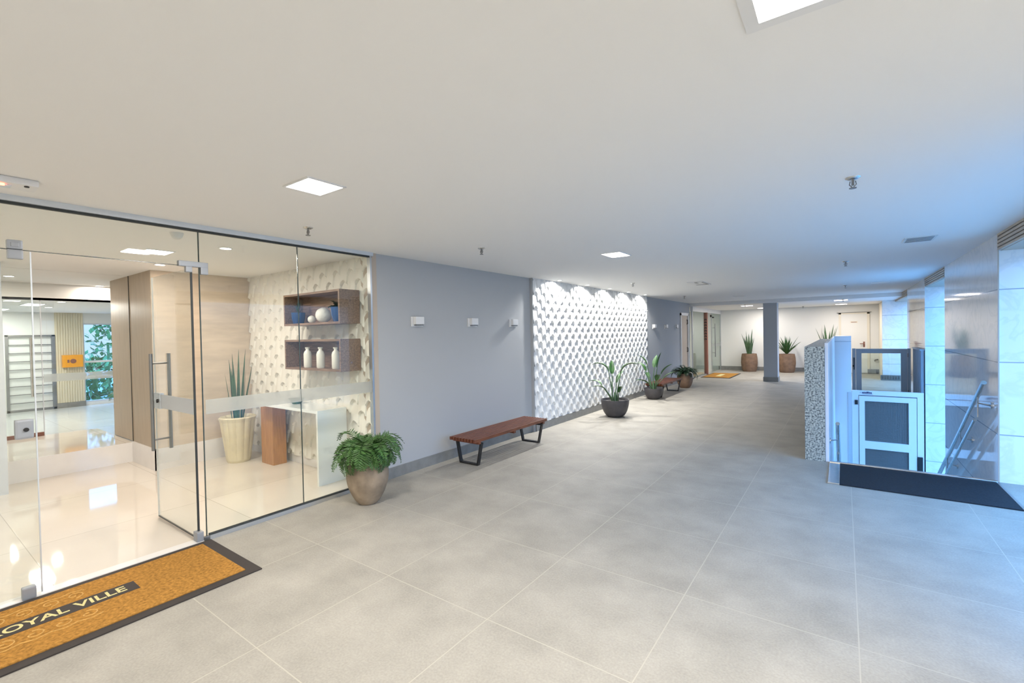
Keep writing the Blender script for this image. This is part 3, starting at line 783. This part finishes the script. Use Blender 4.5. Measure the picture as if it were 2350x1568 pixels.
def bowl(R, H):
    pr = [(.001, 0), (R * .42, 0)]
    for i in range(1, 11):
        a = i / 10 * PI / 2 * .93; pr.append((R * (.42 + .58 * math.sin(a)), H * (1 - math.cos(a)) / (1 - math.cos(PI / 2 * .93))))
    pr += [(R * .95, H), (R * .9, H * .86), (.001, H * .86)]
    return MB().lathe(pr, seg=40)
def paddle(mb, base, az, lean, stalk, leafl, leafw, curl=1.0):
    d = Vector((math.cos(az), math.sin(az), 0)); p = Vector(base); ang = lean; pts = [p.copy()]
    for i in range(6):
        p = p + (Vector((0, 0, 1)) * math.cos(ang) + d * math.sin(ang)) * stalk / 6; ang += .3 * lean / 6 + .02; pts.append(p.copy())
    mb[0].tube(pts, [.014, .013, .011, .010, .009, .008, .006], 6)
    side = Vector((-d.y, d.x, 0)); seg = 10; prev = None
    for i in range(seg + 1):
        s_ = i / seg; w_ = leafw * (math.sin(PI * min(1, s_ * .92 + .08)) ** .7) * (1 - .35 * s_) + .001
        if i == seg: w_ = .001
        nr = d * math.cos(ang) - Vector((0, 0, 1)) * math.sin(ang)
        row = [mb[1].bm.verts.new(p + side * w_ - nr * w_ * .45), mb[1].bm.verts.new(p), mb[1].bm.verts.new(p - side * w_ - nr * w_ * .45)]
        if prev:
            for k in range(2): mb[1].bm.faces.new((prev[k], prev[k + 1], row[k + 1], row[k]))
        prev = row
        p = p + (Vector((0, 0, 1)) * math.cos(ang) + d * math.sin(ang)) * leafl / seg; ang += curl / seg
def strelitzia(loc, R, H, label, leaves, seed):
    random.seed(seed)
    t = thing('bowl_planter', label, 'potted plant', loc, group='charcoal bowl planters')
    bowl(R, H).build('pot', M['pot_dark'], t, True)
    MB().lathe([(.001, 0), (R * .88, 0), (.001, .015)], (0, 0, H * .85), 24).build('soil', M['soil'], t)
    m = (MB(), MB())
    for (az, lean, st, ll, lw, cu) in leaves:
        paddle(m, (.05 * math.cos(az + 1), .05 * math.sin(az + 1), H * .84), az, lean, st, ll, lw, cu)
    m[0].tube([(0, 0, H * .8), (0, .01, H + .12)], [.03, .022], 8)
    m[0].build('stems', M['leaf_grey'], t, True); m[1].build('leaves', M['leaf'], t, True)
    return t
AZR = math.radians(-36 + 36)   # picture right in plan
strelitzia((-3.32, 7.72, 0), .25, .31, 'tall broad-leaved plant in a charcoal bowl in front of the relief wall, nearer bowl',
    [(.4, .10, .50, .42, .075, 1.9), (3.5, .08, .52, .40, .07, 2.0), (3.7, .45, .24, .28, .05, 1.3), (2.0, .05, .50, .26, .055, .5), (5.4, .35, .20, .25, .045, 1.), (3.2, .5, .36, .26, .05, 1.2), (1.2, .15, .34, .30, .05, .9)], 1)
strelitzia((-3.45, 10.15, 0), .205, .245, 'broad-leaved plant in a smaller charcoal bowl at the end of the relief wall',
    [(.2, .3, .38, .34, .075, .7), (2.9, .25, .44, .30, .07, .9), (3.4, .12, .56, .30, .065, .9), (1.2, .08, .50, .30, .07, .3), (5.2, .45, .26, .32, .06, .8), (4.0, .6, .2, .32, .06, .9), (.5, .55, .3, .34, .05, .5), (2.2, .5, .30, .32, .06, 1.1), (0., .05, .5, .36, .06, .2)], 2)

# ribbed brown planters with agave / dracaena at the back
def tall_planter(loc, label, kind, seed, R=.27, H=.64):
    random.seed(seed)
    t = thing('tall_planter', label, 'potted plant', loc, group='brown ribbed planters by the back wall')
    prof = [(.001, 0), (R * .78, 0), (R * .9, H * .12), (R, H * .5), (R * .97, H * .78), (R * .88, H), (R * .8, H), (R * .78, H * .94), (.001, H * .94)]
    MB().lathe(prof, seg=48, rfun=lambda a, z: 1 + .03 * abs(math.sin(a * 6)) - .015).build('pot', M['pot_brown'], t, True)
    f = MB()
    if kind == 'upright':
        for k in range(12):
            az = 2 * PI * k / 12 + random.uniform(-.3, .3)
            strap(f, (.07 * math.cos(az), .07 * math.sin(az), H * .93), az, random.uniform(.0, .22), random.uniform(.45, .95), .035, random.uniform(-.05, .2), 8)
    elif kind == 'spread':
        for k in range(26):
            az = 2 * PI * k * .382; le = random.uniform(.05, 1.05)
            strap(f, (.03 * math.cos(az), .03 * math.sin(az), H * .93 + .05), az, le * .75, random.uniform(.42, .72), .028, random.uniform(.05, .4), 8)
    else:
        for k in range(8):
            az = 2 * PI * k / 8 + .3
            strap(f, (.06 * math.cos(az), .06 * math.sin(az), H * .93), az, random.uniform(.02, .28), random.uniform(.75, 1.1), .03, .1, 8)
    f.build('leaves', M['leaf_grey'] if kind != 'spread' else M['leaf'], t)
    return t
tall_planter((-2.77, 18.52, 0), 'upright spiky plant in ribbed brown planter left of the square column', 'upright', 3)
tall_planter((-1.60, 18.52, 0), 'fan of green sword leaves in ribbed brown planter right of the square column', 'spread', 4)
tall_planter((-.42, 18.52, 0), 'stiff snake plant mostly hidden behind the granite guard wall', 'snake', 5)

# cream fluted planter in lobby
t = thing('snake_planter', 'tall snake plant in a cream fluted planter inside the glass lobby', 'potted plant', (-6.10, 2.62, 0))
prof = [(.001, 0), (.125, 0), (.135, .03), (.185, .50), (.20, .545), (.185, .56), (.16, .53), (.15, .48), (.001, .48)]
MB().lathe(prof, seg=96, rfun=lambda a, z: 1 + .07 * abs(math.sin(a * 6)) * min(1, z / .1) - .03).build('pot', M['pot_cream'], t, False)
f = MB(); 
for (az, le, ln) in ((2.9, .28, 1.0), (2.6, .20, 1.05), (3.3, .12, .9), (.2, .14, 1.05), (4.6, .12, .72), (1.2, .06, .8), (5.6, .22, .8), (.5, .25, .85)):
    strap(f, (.06 * math.cos(az), .06 * math.sin(az), .47), az, le * .8, ln * .88, .014, .03, 8, .2)
f.build('leaves', M['leaf_grey'], t)

# passage pot by the taupe block
t = thing('passage_planter', 'brown clay pot with a fern half hidden behind the taupe wall', 'potted plant', (-9.35, 2.40, .24))
egg(M['pot_brown'], .2, .40, rim=.85, foot=.5).build('pot', M['pot_brown'], t, True)
fern(.12, .38, 26, .30, 19, droop=2.0).build('foliage', M['leaf_fern'], t)

# ------------------------------------------------------------------ desk
t = thing('console_desk', 'white waterfall-edge desk with a brown wooden leg inside the lobby', 'desk', (-4.31, 2.60, 0))
MB().box(-1.32, .0, 0, .335, .735, .765, .002).build('desk_top', M['white_lac'], t)
MB().box(-.028, .0, .0, .335, 0, .735, .001).build('side_panel', M['glass_grey'] if False else M['white_lac'], t)
MB().box(-1.46, -1.18, .14, .30, 0, .735, .003).build('leg', M['cherry'], t)
t = thing('desk_ornament', 'small grey patterned bowl standing on the white desk top', 'bowl', (-5.05, 2.80, .765))
MB().lathe([(.001, 0), (.045, 0), (.075, .035), (.085, .06), (.078, .06), (.05, .02), (.001, .015)], seg=18, rfun=lambda a, z: 1 + .05 * math.sin(9 * a)).build('bowl_body', M['leaf_grey'], t, False)

# ------------------------------------------------------------------ wall box shelves
def box_shelf(name, label, x0, x1, z0, z1):
    t = thing(name, label, 'shelf', ((x0 + x1) / 2, 2.95, z0), group='walnut box shelves on the lobby relief wall')
    hw = (x1 - x0) / 2; h = z1 - z0; D = .235; tk = .022
    MB().box(-hw, hw, -.018, 0, 0, h).build('back_panel', M['walnut'], t)
    MB().box(-hw, hw, -D, -.018, 0, tk).build('bottom_board', M['walnut'], t)
    MB().box(-hw, hw, -D, -.018, h - tk, h).build('top_board', M['walnut'], t)
    MB().box(-hw, -hw + tk, -D, -.018, tk, h - tk).build('side_board', M['walnut'], t)
    MB().box(hw - tk, hw, -D, -.018, tk, h - tk).build('side_board', M['walnut'], t)
    return t
SX0, SX1 = -5.12, -4.06
box_shelf('box_shelf', 'upper walnut box shelf holding blue pots and white balls', SX0, SX1, 1.645, 1.99)
box_shelf('box_shelf', 'lower walnut box shelf holding three white bottles', SX0, SX1, 1.16, 1.49)
zu = 1.645 + .022; zl = 1.16 + .022
t = thing('blue_pot_plant', 'cobalt blue pot with spiky green plant at left end of the upper shelf', 'potted plant', (-4.97, 2.80, zu), group='blue pots on the upper shelf')
MB().lathe([(.001, 0), (.055, 0), (.07, .06), (.075, .125), (.068, .125), (.06, .1), (.001, .1)], seg=24).build('pot', M['blue_pot'], t, True)
f = MB(); random.seed(8)
for k in range(16): strap(f, (0, 0, .1), 2 * PI * k * .382, random.uniform(.05, .5), random.uniform(.08, .17), .006, .3, 5)
f.build('leaves', M['leaf_dark'], t)
t = thing('blue_pot_plant', 'cobalt blue pot with round leafy bush at right end of the upper shelf', 'potted plant', (-4.20, 2.80, zu), group='blue pots on the upper shelf')
MB().lathe([(.001, 0), (.055, 0), (.075, .07), (.08, .15), (.07, .15), (.06, .12), (.001, .12)], seg=24).build('pot', M['blue_pot'], t, True)
fern(.04, .13, 26, .11, 12, droop=1.6, lw=.014).build('foliage', M['leaf_dark'], t)
def ball(r, x, label):
    m = MB(); bmesh.ops.create_icosphere(m.bm, subdivisions=4, radius=r)
    for v in m.bm.verts:
        n_ = v.co.normalized(); v.co = n_ * (r * (1 + .035 * math.sin(11 * n_.x + 2) * math.sin(12 * n_.y) * math.sin(10 * n_.z + 1)) + 0); v.co.z += r * .97
    o = m.build('ceramic_ball', M['white_cer'], None, True, (x, 2.80, zu)); tag(o, label, 'ornament', 'white balls on the upper shelf')
ball(.042, -4.70, 'small white textured ball on the upper walnut shelf'); ball(.080, -4.475, 'large white textured ball on the upper walnut shelf')
bt = None
for x, lb in ((-4.80, 'white ceramic bottle, the one nearest the left end of the lower shelf'), (-4.55, 'white ceramic bottle in the middle of the lower shelf'), (-4.27, 'white ceramic bottle nearest the right side board of the lower shelf')):
    if bt is None:
        bt = MB().lathe([(.001, 0), (.036, 0), (.042, .012), (.042, .15), (.034, .175), (.019, .19), (.018, .205), (.026, .212), (.026, .222), (.016, .222), (.001, .21)], seg=28).build('ceramic_bottle', M['white_cer'], None, True)
        o = bt
    else:
        o = bt.copy(); COL.objects.link(o)
    o.location = (x, 2.80, zl); tag(o, lb, 'bottle', 'white bottles on the lower shelf')

# orange box
t = thing('orange_box', 'orange metal box with dark emblem on the cream ribbed column', 'box', (-12.368, 2.285, 1.03))
MB().box(0, .12, -.145, .145, 0, .24, .008).build('case', M['orange'], t)
f = MB(); f.tube([(.12, 0, .12), (.124, 0, .12)], .045, 16); f.box(.12, .124, -.085, -.055, .09, .15); f.build('emblem', M['brown_post'], t)

# far shop items
t = thing('shop_pedestal', 'pale pedestal with a vase of dark branches inside the far glass entrance', 'vase stand', (-4.6, 16.0, 0))
MB().box(-.22, .22, -.22, .22, 0, .72).build('pedestal', M['fascia'], t)
MB().lathe([(.001, .72), (.07, .72), (.1, .85), (.06, 1.0), (.05, 1.0), (.001, .95)], seg=20).build('vase', M['white_cer'], t, True)
f = MB(); random.seed(4)
for k in range(12): strap(f, (0, 0, .95), random.uniform(0, 6.3), random.uniform(.05, .35), random.uniform(.4, .65), .014, .1, 5)
f.build('branches', M['leaf_dark'], t)

# ------------------------------------------------------------------ ceiling fittings
LG = 'square recessed ceiling lights'
def sq_light(loc, label, sx=.23, sy=.21, lit='lamp_cool', name='ceiling_light', rim=.012):
    t = thing(name, label, 'ceiling light', loc, group=LG)
    f = MB(); a, c_ = sx / 2, sy / 2; r = rim
    f.box(-a - r, a + r, -c_ - r, -c_, -.006, 0); f.box(-a - r, a + r, c_, c_ + r, -.006, 0); f.box(-a - r, -a, -c_, c_, -.006, 0); f.box(a, a + r, -c_, c_, -.006, 0)
    f.build('lamp_frame', M['white_plastic'], t)
    MB().box(-a, a, -c_, c_, -.004, -.001).build('diffuser', M[lit], t)
    return t
def area(loc, power, col=(1, .95, .88), sx=.23, sy=.21, spread=PI):
    l = bpy.data.lights.new('panel_lamp', 'AREA'); l.shape = 'RECTANGLE'; l.size = sx; l.size_y = sy; l.energy = power; l.color = col; l.spread = spread
    o = bpy.data.objects.new('panel_lamp', l); COL.objects.link(o); o.location = (loc[0], loc[1], loc[2] - .012); return o
NW = (1., .955, .895); NC = (1., .95, .88)
sq_light((-2.42, 1.48, ZC), 'bright square ceiling light near the glass storefront'); area((-2.42, 1.48, ZC), 32, NW)
sq_light((-.06, 1.34, ZC), 'square ceiling light cut by the top edge of the picture', .25, .25, rim=.035); area((-.06, 1.34, ZC), 60, NW)
sq_light((-2.03, 4.81, ZC), 'square ceiling light in mid hall in front of the relief wall', .21, .30); area((-2.03, 4.81, ZC), 9, NC)
sq_light((-2.14, 12.9, ZC), 'dim square ceiling panel before the lowered back ceiling', .25, .25, 'lamp_off')
sq_light((.58, 11.3, ZC), 'dim square ceiling panel above the lift', .25, .3, 'lamp_off')
sq_light((-2.46, 16.1, ZS), 'pinkish square ceiling light left of the square column', .30, .35, 'lamp_pink'); area((-2.46, 16.1, ZS), 36, (1, .94, .88))
sq_light((-2.3, 18.3, ZS), 'pinkish ceiling light close to the back wall, left of the column', .30, .35, 'lamp_pink'); area((-2.3, 18.1, ZS), 18, (1, .94, .88))
sq_light((-.05, 15.4, ZS), 'pinkish square ceiling light beyond the lift', .30, .4, 'lamp_pink'); area((-.05, 15.4, ZS), 24, (1, .93, .87))
sq_light((-.05, 18.0, ZS), 'pinkish ceiling light in front of the back wall door', .30, .35, 'lamp_pink'); area((-.05, 17.8, ZS), 21, (1, .92, .84))
area((-2.4, -1.6, ZC), 34, NW); area((-.1, -1.6, ZC), 44, NW)  # unseen lamps added behind the camera to light the near hall, no fittings
# unlit vents / fittings
t = thing('ceiling_vent', 'grey slotted ceiling vent near the marble wall', 'vent', (.61, 6.02, ZC))
f = MB(); f.box(-.12, .12, -.16, .16, -.006, 0); f.build('vent_frame', M['lamp_off'], t)
f = MB()
for k in range(5): f.box(-.1, .1, -.13 + k * .06, -.10 + k * .06, -.009, -.006)
f.build('slats', M['steel_dark'], t)
t = thing('ceiling_fitting', 'white ceiling fitting with dark slots beyond the relief wall lights', 'vent', (-2.10, 8.75, ZC))
f = MB(); f.box(-.13, .13, -.36, .30, -.010, 0, .004); f.build('fitting_body', M['white_plastic'], t)
f = MB(); f.box(-.02, .02, -.30, -.16, -.014, -.010); f.box(-.10, .10, .16, .2, -.014, -.010); f.box(.09, .11, -.25, .2, -.014, -.010); f.build('slots', M['steel_dark'], t)

def sprinkler():
    t = thing('sprinkler_head', 'x', 'sprinkler', group='ceiling sprinklers')
    MB().lathe([(.001, -.012), (.02, -.012), (.036, -.004), (.038, 0), (.001, 0)], seg=20).build('escutcheon', M['steel'], t, True)
    f = MB(); f.tube([(0, 0, -.01), (0, 0, -.045)], .007, 8); f.tube([(-.012, 0, -.02), (-.016, 0, -.04), (0, 0, -.058)], .003, 6); f.tube([(.012, 0, -.02), (.016, 0, -.04), (0, 0, -.058)], .003, 6)
    f.build('stem', M['steel_dark'], t, True)
    MB().lathe([(.001, -.062), (.018, -.062), (.018, -.058), (.001, -.058)], seg=14).build('deflector', M['steel_dark'], t)
    return t
sp = sprinkler(); place(sp, (-3.36, 1.99, ZC), 'steel ceiling sprinkler above the fixed lobby glass')
for (x, y, z, lb) in ((.05, 3.30, ZC, 'large nearby ceiling sprinkler on the blue-tinted ceiling'), (-2.90, 3.54, ZC, 'ceiling sprinkler above the near wooden bench'),
                   (-2.99, 7.81, ZC, 'ceiling sprinkler over the nearer bowl planter'), (.03, 7.36, ZC, 'ceiling sprinkler over the stairwell'),
                   (.04, 11.48, ZC, 'ceiling sprinkler above the lift mast'), (-3.17, 11.7, ZC, 'tiny ceiling sprinkler above the far bench'),
                   (-2.40, 15.4, ZS, 'tiny sprinkler beside the pinkish light on the lowered ceiling'), (-1.1, 18.4, ZS, 'tiny sprinkler near back wall between the sword-leaf and snake plants'), (.0, 14.95, ZS, 'tiny sprinkler beside the pinkish light beyond the lift')):
    c = copy_tree(sp); place(c, (x, y, z), lb)
# emergency fitting
t = thing('emergency_fitting', 'white rounded ceiling box with a glowing red light above the glass doors', 'emergency light', (-3.52, .32, ZC))
MB().box(-.075, .075, -.36, .215, -.034, 0, .012).build('case', M['white_plastic'], t)
MB().box(-.03, .03, -.05, .12, -.040, -.033, .004).build('lens', M['alu_pale'], t)
MB().tube([(.055, .17, -.030), (.055, .17, -.040)], .010, 8).build('test_button', M['black'], t, True)
MB().tube([(.03, .085, -.030), (.03, .085, -.042)], .010, 8).build('indicator', M['led_red'], t, True)
t = thing('dome_detector', 'small white dome detector on the lobby ceiling behind the glass', 'detector', (-4.14, 1.38, ZL))
MB().lathe([(.001, -.05), (.02, -.048), (.034, -.034), (.043, -.01), (.045, 0), (.001, 0)], seg=24).build('dome', M['lamp_off'], t, True)
# lobby lights
sq_light((-5.15, 1.55, ZL), 'warm square ceiling light inside the lobby', .24, .20, 'lamp_warm'); area((-5.15, 1.55, ZL), 17, (1, .87, .75)); area((-5.6, -.6, ZL), 14, (1, .87, .75))
def dl(loc, label, r=.045, mat='lamp_warm'):
    t = thing('downlight', label, 'downlight', loc, group='round lobby downlights')
    MB().lathe([(r, 0), (r + .012, 0), (r + .012, -.005), (r, -.005), (r, 0)], seg=24).build('trim_ring', M['white_plastic'], t)
    MB().lathe([(.001, -.002), (r, -.002), (r, -.001), (.001, -.001)], seg=24).build('lens', M[mat], t)
def spot(loc, tgt, power, angle, col, size=.03, blend=.8):
    l = bpy.data.lights.new('spot_lamp', 'SPOT'); l.energy = power; l.color = col; l.spot_size = math.radians(angle); l.spot_blend = blend; l.shadow_soft_size = size
    o = bpy.data.objects.new('spot_lamp', l); COL.objects.link(o); o.location = loc
    o.rotation_euler = (Vector(tgt) - Vector(loc)).to_track_quat('-Z', 'Y').to_euler(); return o
for (x, y, z, lb) in ((-4.52, 1.88, ZL, 'round downlight nearest the fixed glass pane in the lobby'), (-5.98, 1.83, ZL, 'round downlight in front of the beige polished wall'),
                    (-8.2, .98, ZL, 'round downlight above the marble platform near the glass edge'), (-8.80, 1.95, ZL, 'round downlight beside the taupe block'),
                    (-9.15, 1.60, 2.1, 'small round downlight on the passage ceiling'), (-10.6, 1.70, 2.1, 'far round downlight on the passage ceiling')):
    dl((x, y, z), lb); area((x, y, z), 7, (1, .87, .75), .09, .09)
for (x, y, lb) in ((-10.0, 1.43, 'flat square light on the passage ceiling, nearer'), (-11.6, 1.25, 'flat square light on the passage ceiling, farther')):
    sq_light((x, y, 2.1), lb, .5, .2, 'lamp_cool'); area((x, y, 2.1), 16, (1, .97, .92), .5, .2)
area((-4.7, 17.0, 2.26), 12, (1, .95, .85), .4, .4)
dl((-4.4, 16.2, 2.26), 'tiny downlight inside the far glass entrance')
# wall washers over the relief wall
for k, y in enumerate((6.48, 7.47, 8.45, 9.42, 10.42)):
    t = thing('wall_washer', ('wall washer lighting the relief wall, %s' % ('closest to the near bench', 'next after the one closest to the near bench', 'middle of the five above the wall', 'just short of the one above the small bowl', 'above the smaller charcoal bowl planter')[k]), 'downlight', (-3.70, y, ZC), group='wall washers over the relief wall')
    MB().lathe([(.032, 0), (.045, 0), (.045, -.006), (.032, -.006), (.032, 0)], seg=20).build('trim_ring', M['white_plastic'], t)
    MB().lathe([(.001, -.002), (.032, -.002), (.032, -.001), (.001, -.001)], seg=20).build('lens', M['lamp_cool'], t)
    spot((-3.69, y, ZC - .015), (-4.35, y, 0), 125, 150, (1., .98, .95), .03, .6)

# ------------------------------------------------------------------ outdoor greenery seen through the passage window
def bush(loc, r, h, seed, label):
    random.seed(seed); f = MB()
    for k in range(420):
        a = random.uniform(0, 2 * PI); u = random.random() ** .5; z = random.random()
        rr = r * u * math.sin(PI * min(.98, z * .8 + .15))
        c = Vector((rr * math.cos(a), rr * math.sin(a), h * z)); d1 = Vector((random.uniform(-1, 1), random.uniform(-1, 1), random.uniform(-.4, 1))).normalized()
        s_ = d1.cross(Vector((0, .3, 1))).normalized() * .05
        f.quad(c, c + d1 * .09 + s_, c + d1 * .2, c + d1 * .09 - s_)
    f.tube([(0, 0, -.3), (0, 0, h * .7)], .03, 6)
    o = f.build('garden_shrub', M['hedge'], None, False, loc); tag(o, label, 'shrub', 'garden shrubs outside the passage window')
b = MB(); b.box(-30, -12.55, -6, 12, -.3, .1); struct('ground_garden', b, M['ground'])
bush((-14.3, 3.05, .1), .6, 1.0, 1, 'green shrub outside the passage window, lower and nearer'); bush((-16.3, 3.75, .1), .7, 2.0, 2, 'taller green shrub farther outside the passage window')
bush((-14.5, 4.3, .1), .5, 1.3, 3, 'leafy shrub outside the passage window, to its right side')

# ------------------------------------------------------------------ world
wd = bpy.data.worlds.new('daylight'); S.world = wd; wd.use_nodes = True
nt = wd.node_tree; bg = nt.nodes['Background']; bg.inputs[1].default_value = .75
tc = nt.nodes.new('ShaderNodeTexCoord'); sp_ = nt.nodes.new('ShaderNodeSeparateXYZ'); cr = nt.nodes.new('ShaderNodeValToRGB')
nt.links.new(tc.outputs['Generated'], sp_.inputs[0]); nt.links.new(sp_.outputs['Z'], cr.inputs[0])
cr.color_ramp.elements[0].position = .02; cr.color_ramp.elements[0].color = (.75, 1.05, 1.5, 1)      # horizon dimmed so less blue light reaches the far left walls
cr.color_ramp.elements[1].position = .38; cr.color_ramp.elements[1].color = (1.3, 3.9, 8.6, 1)
nt.links.new(cr.outputs[0], bg.inputs[0])

# ------------------------------------------------------------------ camera
F = 1056.07
yaw, pitch, roll = .62427279, -.01509049, .01977492
f_ = Vector((-math.sin(yaw) * math.cos(pitch), math.cos(yaw) * math.cos(pitch), math.sin(pitch)))
r0 = Vector((math.cos(yaw), math.sin(yaw), 0)); d0 = f_.cross(r0)
r2 = r0 * math.cos(roll) + d0 * math.sin(roll); d2 = -r0 * math.sin(roll) + d0 * math.cos(roll)
cam = bpy.data.cameras.new('camera'); cam.sensor_fit = 'HORIZONTAL'; cam.sensor_width = 36; cam.lens = 36 * F / 2350; cam.clip_start = .02; cam.clip_end = 200
co = bpy.data.objects.new('camera', cam); COL.objects.link(co)
mw = Matrix.Identity(4)
for i in range(3):
    mw[i][0] = r2[i]; mw[i][1] = -d2[i]; mw[i][2] = -f_[i]
mw.translation = Vector((0, 0, 1.5)); co.matrix_world = mw
S.camera = co
S.view_settings.view_transform = 'Standard'; S.view_settings.look = 'None'; S.view_settings.gamma = 1; S.view_settings.use_curve_mapping = False
S.view_settings.exposure = 0.30
S.cycles.use_denoising = True
S.cycles.max_bounces = 8; S.cycles.transparent_max_bounces = 16; S.cycles.diffuse_bounces = 3; S.cycles.glossy_bounces = 3
S.cycles.use_adaptive_sampling = True; S.cycles.adaptive_threshold = .06
S.cycles.sample_clamp_indirect = 6
